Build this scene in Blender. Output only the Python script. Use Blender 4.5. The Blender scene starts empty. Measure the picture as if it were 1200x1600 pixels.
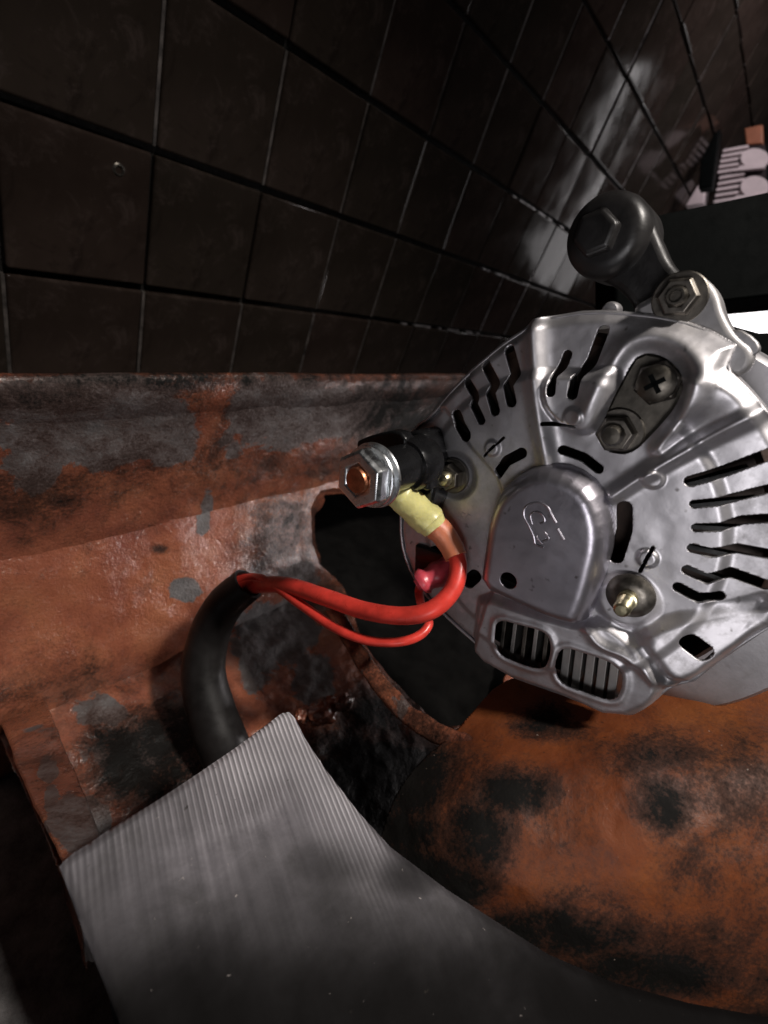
import bpy, bmesh, math, random
import numpy as np
from mathutils import Vector, Matrix

random.seed(4)
SC = bpy.context.scene
COL = SC.collection

# ------------------------------------------------------------------ camera
F = 740.0                       # focal length in photograph pixels (1200 px wide)
H = 0.32                        # camera height over the floor
R3 = np.array([[.633, .216, -.7437], [-.699, .572, -.429], [.3287, .790, .5175]])
R3[0] /= np.linalg.norm(R3[0]); R3[2] -= R3[0] * (R3[2] @ R3[0]); R3[2] /= np.linalg.norm(R3[2])
R3[1] = np.cross(R3[2], R3[0])


def c2w(p):
    """lens frame (x right, y down, z forward, metres) to world"""
    p = np.asarray(p, float)
    return (p * np.array([1, -1, -1])) @ R3.T + np.array([0, 0, H])


def ray(px, py):
    return np.stack([(np.asarray(px, float) - 600) / F, (np.asarray(py, float) - 800) / F, np.ones_like(np.asarray(px, float))], -1)


def at(px, py, d):
    return c2w(ray(px, py) * np.asarray(d, float)[..., None])


def dirw(v):
    v = (np.asarray(v, float) * np.array([1, -1, -1])) @ R3.T
    return v / np.linalg.norm(v)


def on_plane(px, py, O, n):
    """where the sight line meets a world plane"""
    c = np.array([0, 0, H]); r = c2w(ray(px, py)) - c
    t = ((O - c) @ n) / (r @ n)
    return c + r * np.asarray(t)[..., None]


cam = bpy.data.cameras.new('camera')
cam.sensor_fit = 'HORIZONTAL'; cam.sensor_width = 36; cam.lens = 36 * F / 1200
cam.dof.use_dof = True; cam.dof.focus_distance = .175; cam.dof.aperture_fstop = 15
cam.clip_start = .01; cam.clip_end = 50
cam_ob = bpy.data.objects.new('camera', cam); COL.objects.link(cam_ob)
mw = Matrix([list(R3[:, 0]), list(R3[:, 1]), list(R3[:, 2])])
cam_ob.matrix_world = Matrix.Translation((0, 0, H)) @ Matrix([list(R3[i]) for i in range(3)]).to_4x4()
SC.camera = cam_ob

# ------------------------------------------------------------------ light
wd = bpy.data.worlds.new('World'); SC.world = wd; wd.use_nodes = True
wd.node_tree.nodes['Background'].inputs[0].default_value = (.80, .78, .85, 1)
wd.node_tree.nodes['Background'].inputs[1].default_value = .007


def area(name, pos, target, sx, sy, watts, color=(1, 1, 1), spread=180):
    l = bpy.data.lights.new(name, 'AREA'); l.shape = 'RECTANGLE'; l.size = sx; l.size_y = sy
    l.energy = watts; l.color = color; l.spread = math.radians(spread)
    o = bpy.data.objects.new(name, l); COL.objects.link(o)
    p = c2w(pos); t = c2w(target)
    o.location = p; o.rotation_euler = Vector(t - p).to_track_quat('-Z', 'Y').to_euler()
    return o


area('key_lamp', (.72, -.58, -.61), (.0, .06, .26), .10, .10, 1.35, (1, .93, .86), 50)
area('sheen_fill', (.50, .15, .52), (-.14, .05, .35), .05, .05, .20, (1, .93, .93), 70)  # unseen fill added to put sheen on the sloping shoulder
area('second_lamp', (.80, -.72, -.30), (.0, .06, .26), .10, .10, .5, (1, .94, .92))
area('alternator_fill', (-.30, .40, -.36), (.11, .0, .14), .46, .46, .030, (.95, .93, 1), 60)  # unseen fill added to brighten the alternator's metal
area('highlight_fill', (-.05, .20, -.20), (.115, .0, .13), .12, .12, .060, (1, .97, .99), 55)  # unseen fill added for highlights on the alternator's right side
tile_streak = area('tile_streak_fill', (1, 0, 1), (0, 0, 0), .018, .50, .30, (1, .96, .97))  # narrow unseen strip added to draw streaks on the tiles
tile_streak.location = (1.85, .02, H + .34); tile_streak.rotation_euler = Vector((-1, .28, -.08)).to_track_quat('-Z', 'Y').to_euler()
SC.view_settings.view_transform = 'Standard'; SC.view_settings.look = 'None'
SC.view_settings.exposure = 0; SC.view_settings.gamma = 1
SC.cycles.use_denoising = True
SC.cycles.max_bounces = 6

# ------------------------------------------------------------------ helpers


def hash3(i, j, k, s=0):
    n = (i * 374761393 + j * 668265263 + k * 2147483647 + s * 1274126177) & 0xFFFFFFFF
    n = ((n ^ (n >> 13)) * 1274126177) & 0xFFFFFFFF
    return ((n ^ (n >> 16)) & 0xFFFF) / 65535.0


def vnoise(P, s=0):
    P = np.asarray(P, float); I = np.floor(P).astype(np.int64); f = P - I; f = f * f * (3 - 2 * f)
    out = 0
    for a in (0, 1):
        wa = f[..., 0] if a else 1 - f[..., 0]
        for b in (0, 1):
            wb = f[..., 1] if b else 1 - f[..., 1]
            for c in (0, 1):
                wc = f[..., 2] if c else 1 - f[..., 2]
                out = out + wa * wb * wc * hash3(I[..., 0] + a, I[..., 1] + b, I[..., 2] + c, s)
    return out


def fbm(P, oct=4, s=0):
    P = np.asarray(P, float); o = 0; a = .5; t = 0
    for i in range(oct):
        o = o + a * vnoise(P * 2 ** i + 17.3 * i, s + i); t += a; a *= .5
    return o / t - .5


def sstep(a, b, x):
    t = np.clip((x - a) / (b - a), 0, 1); return t * t * (3 - 2 * t)


def sdf_poly(U, V, poly):
    """signed distance, positive inside"""
    poly = np.asarray(poly, float); n = len(poly)
    d = np.full(U.shape, 1e9); inside = np.zeros(U.shape, bool)
    for i in range(n):
        a = poly[i]; b = poly[(i + 1) % n]; e = b - a
        wx = U - a[0]; wy = V - a[1]
        t = np.clip((wx * e[0] + wy * e[1]) / max(e @ e, 1e-18), 0, 1)
        d = np.minimum(d, np.hypot(wx - t * e[0], wy - t * e[1]))
        c = ((a[1] > V) != (b[1] > V))
        with np.errstate(divide='ignore', invalid='ignore'):
            xi = a[0] + (V - a[1]) * e[0] / (e[1] if abs(e[1]) > 1e-15 else 1e-15)
        inside ^= c & (U < xi)
    return np.where(inside, d, -d)


def sdf_path(U, V, path):
    """distance to an open polyline"""
    path = np.asarray(path, float); d = np.full(U.shape, 1e9)
    for a, b in zip(path[:-1], path[1:]):
        e = b - a; wx = U - a[0]; wy = V - a[1]
        t = np.clip((wx * e[0] + wy * e[1]) / max(e @ e, 1e-18), 0, 1)
        d = np.minimum(d, np.hypot(wx - t * e[0], wy - t * e[1]))
    return d


def smooth_poly(pts, it=2, closed=True):
    p = np.asarray(pts, float)
    for _ in range(it):
        q = []
        n = len(p)
        if not closed: q.append(p[0])
        for i in range(n if closed else n - 1):
            a = p[i]; b = p[(i + 1) % n]
            q += [a * .75 + b * .25, a * .25 + b * .75]
        if not closed: q.append(p[-1])
        p = np.array(q)
    return p


def clip_grid(u0, u1, v0, v1, step, sfun):
    """a grid trimmed exactly along sfun = 0; returns uv and faces"""
    us = np.arange(u0, u1 + step, step); vs = np.arange(v0, v1 + step, step)
    U, V = np.meshgrid(us, vs, indexing='ij'); S = sfun(U, V)
    S = np.where(np.abs(S) < step * 1e-3, step * 1e-3, S)
    nu, nv = U.shape
    idx = np.arange(nu * nv).reshape(nu, nv); s = S.ravel()
    uv = np.stack([U.ravel(), V.ravel()], -1)
    q = np.stack([idx[:-1, :-1], idx[1:, :-1], idx[1:, 1:], idx[:-1, 1:]], -1).reshape(-1, 4)
    pos = (s[q] > 0).sum(1)
    faces = [tuple(r) for r in q[pos == 4].tolist()]
    extra = []; cache = {}

    def cut(a, b):
        k = (a, b) if a < b else (b, a)
        if k not in cache:
            t = s[k[0]] / (s[k[0]] - s[k[1]])
            extra.append(uv[k[0]] * (1 - t) + uv[k[1]] * t); cache[k] = nu * nv + len(extra) - 1
        return cache[k]
    for quad in q[(pos > 0) & (pos < 4)].tolist():
        for tri in ((quad[0], quad[1], quad[2]), (quad[0], quad[2], quad[3])):
            out = []
            for i in range(3):
                a, b = tri[i], tri[(i + 1) % 3]
                if s[a] > 0: out.append(a)
                if (s[a] > 0) != (s[b] > 0): out.append(cut(a, b))
            if len(out) >= 3: faces.append(tuple(out))
    alluv = np.vstack([uv, np.array(extra)]) if extra else uv
    used = np.zeros(len(alluv), bool)
    for f in faces: used[list(f)] = True
    remap = np.cumsum(used) - 1
    faces = [tuple(int(remap[i]) for i in f) for f in faces]
    return alluv[used], faces


NAMES = {}


def tag(o, label=None, cat=None, group=None, kind=None):
    for k, v in (('label', label), ('category', cat), ('group', group), ('kind', kind)):
        if v: o[k] = v
    return o


def thing(name, label, cat, loc, group=None, kind=None):
    o = bpy.data.objects.new(name, None); COL.objects.link(o); o.empty_display_size = .01
    o.location = loc
    return tag(o, label, cat, group, kind)


def world_loc(o):
    p = np.zeros(3)
    while o is not None:
        p = p + np.array(o.location); o = o.parent
    return p


def obj(name, verts, faces, mat, parent=None, smooth=True, sharp=35, attrs=None, thick=0, bevel=0, flip=False):
    verts = np.asarray(verts, float)
    if parent is not None:
        org = world_loc(parent)
    else:
        org = np.array([verts[:, 0].mean(), verts[:, 1].mean(), verts[:, 2].min()])
    me = bpy.data.meshes.new(name)
    if flip: faces = [tuple(reversed(f)) for f in faces]
    me.from_pydata((verts - org).tolist(), [], faces)
    for k, a in (attrs or {}).items():
        me.attributes.new(k, 'FLOAT', 'POINT').data.foreach_set('value', np.asarray(a, np.float32))
    me.validate()
    if smooth:
        me.shade_smooth()
        if sharp < 180: me.set_sharp_from_angle(angle=math.radians(sharp))
    me.materials.append(mat)
    o = bpy.data.objects.new(name, me); COL.objects.link(o)
    if parent is not None: o.parent = parent
    else: o.location = org
    if thick:
        m = o.modifiers.new('thickness', 'SOLIDIFY'); m.thickness = abs(thick); m.offset = -1 if thick > 0 else 1
    if bevel:
        m = o.modifiers.new('bevel', 'BEVEL'); m.width = bevel; m.segments = 3; m.limit_method = 'ANGLE'; m.angle_limit = math.radians(35)
        m.harden_normals = False
    return o


class MB:
    def __init__(s): s.v = []; s.f = []

    def add(s, v, f):
        b = sum(len(x) for x in s.v); s.v.append(np.asarray(v, float)); s.f += [tuple(i + b for i in q) for q in f]
        return s

    def build(s, name, mat, parent=None, **k):
        return obj(name, np.vstack(s.v), s.f, mat, parent, **k)


def basis(n):
    n = np.asarray(n, float); n = n / np.linalg.norm(n)
    a = np.array([0, 0, 1.]) if abs(n[2]) < .9 else np.array([1., 0, 0])
    u = np.cross(a, n); u /= np.linalg.norm(u)
    return u, np.cross(n, u), n


def lathe(c, axis, prof, seg=40, sides=None, rot=0, frame=None):
    """profile of (radius, height along axis); sides: make it a prism with that many sides"""
    u, v, n = frame or basis(axis); c = np.asarray(c, float)
    seg = sides or seg; V = []; Fc = []
    for (r, h) in prof:
        for k in range(seg):
            a = 2 * math.pi * k / seg + rot
            V.append(c + n * h + r * (math.cos(a) * u + math.sin(a) * v))
    m = len(prof)
    for i in range(m - 1):
        for k in range(seg):
            k2 = (k + 1) % seg
            Fc.append((i * seg + k, i * seg + k2, (i + 1) * seg + k2, (i + 1) * seg + k))
    if prof[0][0] > 1e-7: Fc.append(tuple(reversed(range(seg))))
    if prof[-1][0] > 1e-7: Fc.append(tuple((m - 1) * seg + k for k in range(seg)))
    return np.array(V), Fc


def catmull(P, n=10):
    P = np.asarray(P, float); Q = np.vstack([2 * P[0] - P[1], P, 2 * P[-1] - P[-2]]); out = []
    for i in range(1, len(Q) - 2):
        for t in np.linspace(0, 1, n, endpoint=False):
            a, b, c, d = Q[i - 1:i + 3]
            out.append(.5 * (2 * b + (c - a) * t + (2 * a - 5 * b + 4 * c - d) * t * t + (3 * b - a - 3 * c + d) * t ** 3))
    out.append(P[-1]); return np.array(out)


def tube(P, rad, seg=20, cap=True, wob=0, closed_end=True):
    P = np.asarray(P, float); n = len(P); rad = np.broadcast_to(np.asarray(rad, float), (n,))
    T = np.gradient(P, axis=0); T /= np.linalg.norm(T, axis=1)[:, None]
    u = basis(T[0])[0]; V = []
    for i in range(n):
        u = u - T[i] * (u @ T[i]); u /= np.linalg.norm(u); v = np.cross(T[i], u)
        for k in range(seg):
            a = 2 * math.pi * k / seg
            V.append(P[i] + rad[i] * (math.cos(a) * u + math.sin(a) * v))
    Fc = [(i * seg + k, i * seg + (k + 1) % seg, (i + 1) * seg + (k + 1) % seg, (i + 1) * seg + k) for i in range(n - 1) for k in range(seg)]
    if cap:
        Fc.append(tuple(reversed(range(seg)))); Fc.append(tuple((n - 1) * seg + k for k in range(seg)))
    V = np.array(V)
    if wob: V = V + wob * (fbm(V * 300)[:, None])
    return V, Fc


def prism(poly, n, depth):
    """poly of world points, extruded by -n*depth"""
    p = np.asarray(poly, float); m = len(p); q = p - np.asarray(n) * depth
    V = np.vstack([p, q])
    Fc = [tuple(range(m)), tuple(reversed(range(m, 2 * m)))] + [(i, m + i, m + (i + 1) % m, (i + 1) % m) for i in range(m)]
    return V, Fc


def fix(o):
    bm = bmesh.new(); bm.from_mesh(o.data); bmesh.ops.recalc_face_normals(bm, faces=bm.faces); bm.to_mesh(o.data); bm.free()
    return o


def box(c, ax, ay, az):
    c, ax, ay, az = [np.asarray(t, float) for t in (c, ax, ay, az)]
    V = [c + i * ax + j * ay + k * az for i in (-1, 1) for j in (-1, 1) for k in (-1, 1)]
    return np.array(V), [(0, 1, 3, 2), (4, 6, 7, 5), (0, 4, 5, 1), (2, 3, 7, 6), (0, 2, 6, 4), (1, 5, 7, 3)]


# ------------------------------------------------------------------ materials


def mat(name):
    m = bpy.data.materials.new(name); m.use_nodes = True
    nt = m.node_tree; b = nt.nodes['Principled BSDF']
    return m, nt, b


def N(nt, t, **kw):
    n = nt.nodes.new(t)
    for k, v in kw.items():
        if k in n.inputs: n.inputs[k].default_value = v
        else: setattr(n, k, v)
    return n


def noise(nt, scale, detail=5, rough=.6, dist=0):
    tc = nt.nodes.get('tc') or N(nt, 'ShaderNodeTexCoord'); tc.name = 'tc'
    n = N(nt, 'ShaderNodeTexNoise', Scale=scale, Detail=detail, Roughness=rough, Distortion=dist)
    nt.links.new(tc.outputs['Object'], n.inputs['Vector']); return n.outputs[0]


def ramp(nt, src, stops):
    r = N(nt, 'ShaderNodeValToRGB'); e = r.color_ramp.elements
    while len(e) < len(stops): e.new(.5)
    for i, (p, c) in enumerate(stops):
        e[i].position = p; e[i].color = c if len(c) == 4 else (*c, 1)
    nt.links.new(src, r.inputs[0]); return r.outputs[0]


def mixc(nt, fac, a, b):
    m = N(nt, 'ShaderNodeMix'); m.data_type = 'RGBA'
    for s, v in ((m.inputs[0], fac), (m.inputs[6], a), (m.inputs[7], b)):
        if isinstance(v, (tuple, float, int)):
            s.default_value = (*v, 1) if isinstance(v, tuple) and len(v) == 3 else v
        else: nt.links.new(v, s)
    return m.outputs[2]


def mth(nt, op, a, b=0.0, c=None):
    m = N(nt, 'ShaderNodeMath'); m.operation = op
    for i, v in enumerate((a, b) + ((c,) if c is not None else ())):
        if isinstance(v, (int, float)): m.inputs[i].default_value = v
        else: nt.links.new(v, m.inputs[i])
    return m.outputs[0]


def maprange(nt, v, a, b, c=0., d=1.):
    m = N(nt, 'ShaderNodeMapRange'); nt.links.new(v, m.inputs[0])
    for i, x in enumerate((a, b, c, d)): m.inputs[i + 1].default_value = x
    return m.outputs[0]


def bump(nt, b, height, strength, dist, prev=None):
    n = N(nt, 'ShaderNodeBump', Strength=strength, Distance=dist); nt.links.new(height, n.inputs['Height'])
    if prev is not None: nt.links.new(prev, n.inputs['Normal'])
    nt.links.new(n.outputs[0], b.inputs['Normal']); return n.outputs[0]


def L(nt, a, b): nt.links.new(a, b)


def attr(nt, name):
    a = N(nt, 'ShaderNodeAttribute'); a.attribute_name = name; return a.outputs['Fac']


def simple(name, color, rough=.5, metal=0., spec=.5, nscale=60, nvar=.3, bstr=.15, bscale=400, bdist=.0004, coat=0):
    m, nt, b = mat(name)
    n = noise(nt, nscale); c2 = tuple(c * (1 - nvar) for c in color); c3 = tuple(min(1, c * (1 + nvar)) for c in color)
    L(nt, ramp(nt, n, [(.3, c2), (.7, c3)]), b.inputs['Base Color'])
    L(nt, maprange(nt, noise(nt, nscale * 2.3), .3, .7, max(.04, rough - .1), min(1, rough + .12)), b.inputs['Roughness'])
    b.inputs['Metallic'].default_value = metal; b.inputs['Specular IOR Level'].default_value = spec
    b.inputs['Coat Weight'].default_value = coat
    if bstr: bump(nt, b, noise(nt, bscale, 4), bstr, bdist)
    return m


def aluminium(name, col=(.60, .585, .61), rough=.44, dirt=.6):
    m, nt, b = mat(name)
    n1 = noise(nt, 55, 7, .65); n2 = noise(nt, 420, 4); n3 = noise(nt, 18, 5, .6, .6)
    d = maprange(nt, mth(nt, 'ADD', mth(nt, 'MULTIPLY', n3, .6), mth(nt, 'MULTIPLY', noise(nt, 150, 6, .75), .4)), .48, .66, 0, dirt)
    base = ramp(nt, n1, [(.3, tuple(c * .82 for c in col)), (.7, col)])
    speck = maprange(nt, noise(nt, 230, 2), .68, .76, 0, .7)
    base = mixc(nt, d, base, (.20, .19, .17)); base = mixc(nt, speck, base, (.10, .09, .08))
    L(nt, base, b.inputs['Base Color'])
    b.inputs['Metallic'].default_value = .93
    r = mth(nt, 'ADD', maprange(nt, n1, .3, .7, rough - .05, rough + .10), mth(nt, 'MULTIPLY', d, .35))
    L(nt, r, b.inputs['Roughness'])
    p = bump(nt, b, n2, .10, .0003); bump(nt, b, n1, .12, .001, p)
    return m


def casting(name, dull=0.):
    """old orange paint over grey cast iron, with grease: masks come from stains laid on the mesh"""
    m, nt, b = mat(name)
    n1 = noise(nt, 22, 6, .65); n2 = noise(nt, 90, 6, .7, .4); n3 = noise(nt, 500, 3); fine = noise(nt, 700, 4, .7)
    k = 1 - 1.0 * dull
    gk = k * (1.0 if not dull else .84); bk = k * (1.15 if not dull else .55)
    paint = ramp(nt, n1, [(.28, (.14 * k, .040 * gk, .024 * bk)), (.50, (.245 * k, .080 * gk, .038 * bk)), (.80, (.345 * k, .138 * gk, .058 * bk))])
    paint = mixc(nt, maprange(nt, fine, .5, .75, 0, .35), paint, (.10, .04, .022))
    iron = ramp(nt, n2, [(.3, (.050, .046, .046)), (.6, (.12, .112, .112)), (.8, (.21, .20, .205))])
    jit = mth(nt, 'MULTIPLY', mth(nt, 'SUBTRACT', noise(nt, 48, 7, .68, .8), .5), 1.5)
    jit2 = mth(nt, 'MULTIPLY', mth(nt, 'SUBTRACT', noise(nt, 55, 9, .78, .5), .5), 1.5)
    jit4 = mth(nt, 'MULTIPLY', mth(nt, 'SUBTRACT', noise(nt, 20, 6, .7, 1.2), .5), 1.3)
    jit3 = mth(nt, 'MULTIPLY', mth(nt, 'SUBTRACT', fine, .5), .9)
    pe = maprange(nt, mth(nt, 'ADD', attr(nt, 'peel'), jit), .46, .52)
    ga = mth(nt, 'ADD', mth(nt, 'ADD', attr(nt, 'grime_shade'), jit2), mth(nt, 'ADD', jit3, jit4))
    g1 = maprange(nt, ga, .05, .60, 0, .8); g2 = maprange(nt, ga, .40, .95)
    c = mixc(nt, pe, paint, iron)
    c = mixc(nt, g1, c, (.050, .022, .015))
    c = mixc(nt, g2, c, (.006, .0055, .005))
    spk = maprange(nt, noise(nt, 260, 2), .72, .78, 0, .6)
    c = mixc(nt, spk, c, (.02, .012, .01))
    lite = maprange(nt, noise(nt, 420, 2), .755, .80, 0, .45); c = mixc(nt, lite, c, (.34, .28, .24))
    L(nt, c, b.inputs['Base Color'])
    rg = mth(nt, 'ADD', maprange(nt, n2, .3, .7, .15 + dull, .30 + dull), mth(nt, 'MULTIPLY', pe, .28))
    L(nt, mth(nt, 'ADD', rg, mth(nt, 'MULTIPLY', g2, .25)), b.inputs['Roughness'])
    L(nt, maprange(nt, g2, 0, 1, .5 - .8 * dull, .12), b.inputs['Specular IOR Level'])
    L(nt, mth(nt, 'MULTIPLY', mth(nt, 'MULTIPLY', mth(nt, 'SUBTRACT', 1., mth(nt, 'MAXIMUM', g1, g2)), mth(nt, 'SUBTRACT', 1., pe)), 0. if dull else .6), b.inputs['Coat Weight']); b.inputs['Coat Roughness'].default_value = .12
    p = bump(nt, b, pe, -.35, .0005)
    p = bump(nt, b, n3, .50 - dull, .0010, p)
    p = bump(nt, b, n2, .33 - .6 * dull, .0025, p)
    p = bump(nt, b, fine, .2, .0006, p)
    L(nt, p, b.inputs['Coat Normal'])
    return m


M = {}
M['alu'] = aluminium('stamped_aluminium')
M['alu_cap'] = aluminium('smooth_aluminium', (.46, .44, .49), .34, .15)
M['alu_cast'] = aluminium('cast_aluminium', (.42, .41, .42), .45, .5)
M['zinc'] = simple('zinc_plate', (.80, .82, .84), .30, 1, nscale=120, nvar=.12, bstr=.05)
M['dull_steel'] = simple('dull_steel', (.17, .155, .135), .42, 1, nscale=150, nvar=.35, bstr=.15)
M['brass_steel'] = simple('yellow_passivated_steel', (.55, .50, .33), .34, 1, nscale=150, nvar=.3, bstr=.1)
M['copper'] = simple('copper', (.48, .19, .10), .42, 1, nscale=400, nvar=.35, bstr=.3)
M['black_plastic'] = simple('black_plastic', (.006, .006, .0065), .25, 0, .35, nvar=.2, bstr=.05)
M['black_rubber'] = simple('black_rubber', (.010, .009, .009), .45, 0, .28, nscale=90, nvar=.35, bstr=.12)
M['black_paint'] = simple('black_paint', (.002, .0027, .0026), .6, 0, .06, nvar=.3)
M['shadow_fill'] = simple('shadow_black', (.004, .0038, .0036), .8, 0, .06, nvar=.5, bstr=.4)  # flat black that stands for deep shadow
M['dark_steel'] = simple('dark_painted_steel', (.013, .012, .012), .40, 0, .5, nscale=70, nvar=.5, bstr=.2)
M['iron_dark'] = simple('dark_iron', (.02, .019, .018), .55, 0, .4, nscale=90, nvar=.5, bstr=.3)
M['red_wire'] = simple('red_pvc', (.60, .045, .032), .34, 0, .5, nscale=110, nvar=.28, bstr=.08, bscale=250, bdist=.0006)
M['grey_plate'] = simple('dirty_plate', (.115, .105, .09), .46, 1, nscale=200, nvar=.3)
M['winding'] = simple('varnished_copper', (.035, .018, .012), .5, .3, nscale=200)
M['fin'] = aluminium('fin_aluminium', (.50, .48, .46), .38, .3)

# ------------------------------------------------------------------ tiled wall
W = .43; TS = .231 * W


def wall():
    m, nt, b = mat('dark_glazed_tile')
    n = noise(nt, 9, 5, .6); oi = N(nt, 'ShaderNodeObjectInfo').outputs['Random']
    c = ramp(nt, n, [(.3, (.016, .0105, .0085)), (.7, (.042, .029, .024))])
    c = mixc(nt, maprange(nt, oi, 0, 1, 0, .55), c, (.018, .017, .013))
    c = mixc(nt, maprange(nt, noise(nt, 45, 7, .75, .6), .52, .75, 0, .6), c, (.075, .056, .050))
    c = mixc(nt, maprange(nt, noise(nt, 24, 7, .72, .8), .55, .72, 0, .8), c, (.009, .0065, .006))
    L(nt, c, b.inputs['Base Color'])
    L(nt, maprange(nt, noise(nt, 30, 5), .3, .7, .05, .17), b.inputs['Roughness'])
    b.inputs['Specular IOR Level'].default_value = .07
    p = bump(nt, b, noise(nt, 9, 2), .10, .01); bump(nt, b, noise(nt, 160, 5), .05, .001, p)
    g = simple('black_grout', (.010, .009, .008), .8, 0, .3, nscale=120, nvar=.6, bstr=.5, bdist=.002)
    rng0 = random.Random(3)
    x0, x1 = .498 - 2 * .231, .498 + 18 * .231
    z0, z1 = .175 - 4 * .2335, .175 + 6 * .2335
    loc = (1.7 * W, W, H + z0 * W)
    t = thing('tiled_wall', 'dark glossy square tiled wall behind the engine, running off to the upper right', 'wall', loc, kind='structure')
    ym = W + .022
    obj('mortar', *box((np.array([(x0 + x1) / 2 * W, ym, H + (z0 + z1) / 2 * W])), ((x1 - x0) / 2 * W, 0, 0), (0, .018, 0), (0, 0, (z1 - z0) / 2 * W)), g, t, smooth=False)
    g_ = .0013; cx, cz, dp = TS / 2 - g_, .2335 * W / 2 - .0024, .012
    bm = bmesh.new(); bmesh.ops.create_cube(bm, size=1)
    bmesh.ops.scale(bm, vec=(2 * cx, dp, 2 * cz), verts=bm.verts)
    bmesh.ops.bevel(bm, geom=[e for e in bm.edges], offset=.0022, segments=4, affect='EDGES', profile=.5)
    me = bpy.data.meshes.new('tile'); bm.to_mesh(me); bm.free(); me.shade_smooth(); me.set_sharp_from_angle(angle=math.radians(8)); me.materials.append(m)
    gv = simple('pale_joint', (.07, .06, .055), .6, 0, .4, nscale=70, nvar=.9, bstr=.5, bdist=.001)
    gl = simple('pale_edge_glint', (.30, .28, .28), .3, .3, .6, nscale=160, nvar=1., bstr=.6, bdist=.001)  # pale colour painted in for light glinting on tile edges and joints
    for (a, b_, zz) in ((1.66, 2.20, .175), (1.60, 2.12, -.06), (1.35, 1.9, -.29)):
        v = np.linspace(a, b_, 40)
        for k in range(39):
            if vnoise(np.array([v[k] * 31., zz * 9, 0.])) > .42:
                obj('edge_glint', *box((np.array([(v[k] + v[k + 1]) / 2 * W, W + .001, H + zz * W - .0016])), ((v[1] - v[0]) * W / 2, 0, 0), (0, .003, 0), (0, 0, .0005 + .0008 * rng0.random())), gl, t, smooth=False)
    for i in range(1, 20):
        for j in range(10):
            if rng0.random() < .22: continue
            o = obj('joint', *box((np.array([(x0 + i * .231) * W, W + .0035, H + (z0 + (j + .5) * .2335) * W])), (g_ * .95, 0, 0), (0, .004, 0), (0, 0, .2335 * W / 2 - .003)), gl if i > 7 and rng0.random() < .55 else gv, t, smooth=False)
    pc = on_plane(np.array(185.), np.array(265.), np.array([0, W - .002, 0]), np.array([0, -1., 0]))
    obj('wall_plug', *lathe(pc + np.array([0, .003, 0]), (0, -1, 0), [(.005, 0), (.005, .003), (.0035, .0042), (.0025, .0042), (.0022, .002), (.0001, .002)], 20), M['dull_steel'], t, sharp=30)
    rng = random.Random(8)
    for i in range(20):
        for j in range(10):
            o = bpy.data.objects.new('tile', me); COL.objects.link(o); o.parent = t
            o.location = Vector(((x0 + (i + .5) * .231) * W, W + .004 + rng.uniform(-.0015, .0015), H + (z0 + (j + .5) * .2335) * W)) - Vector(loc)
            o.rotation_euler = (rng.gauss(0, .008), rng.gauss(0, .004), rng.gauss(0, .014))


wall()

# ------------------------------------------------------------------ floor


def floor():
    m, nt, b = mat('oily_floor')
    L(nt, ramp(nt, noise(nt, 60, 7, .7), [(.35, (.05, .047, .047)), (.7, (.26, .25, .25))]), b.inputs['Base Color'])
    L(nt, maprange(nt, noise(nt, 120), .3, .7, .3, .7), b.inputs['Roughness'])
    p = bump(nt, b, noise(nt, 250, 6, .7), .7, .004)
    V = np.array([[-3, -3, 0], [3, -3, 0], [3, 1.5, 0], [-3, 1.5, 0.]])
    tag(obj('floor', V, [(0, 1, 2, 3)], m, smooth=False), 'black oily rough floor under the engine', 'floor', kind='structure')


floor()

# ------------------------------------------------------------------ engine casting
M['casting'] = casting('peeling_orange_casting')
M['casting_matte'] = casting('greasy_orange_casting', .30)
C0 = np.array([0, 0, H])


def to_px(P):
    c = (np.asarray(P) - C0) @ R3
    return 600 + F * c[..., 0] / -c[..., 2], 800 - F * c[..., 1] / -c[..., 2]


def blobs(P, spots):
    """stain and painted shade field: soft ellipses laid where the photograph shows them on the casting (x, y, rx, ry, strength)"""
    X, Y = to_px(P); out = np.zeros(X.shape)
    for (x, y, rx, ry, s) in spots:
        d = np.hypot((X - x) / rx, (Y - y) / ry)
        out = np.maximum(out, s * (1 - sstep(.15, 1.7, d)))
    return out


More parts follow.
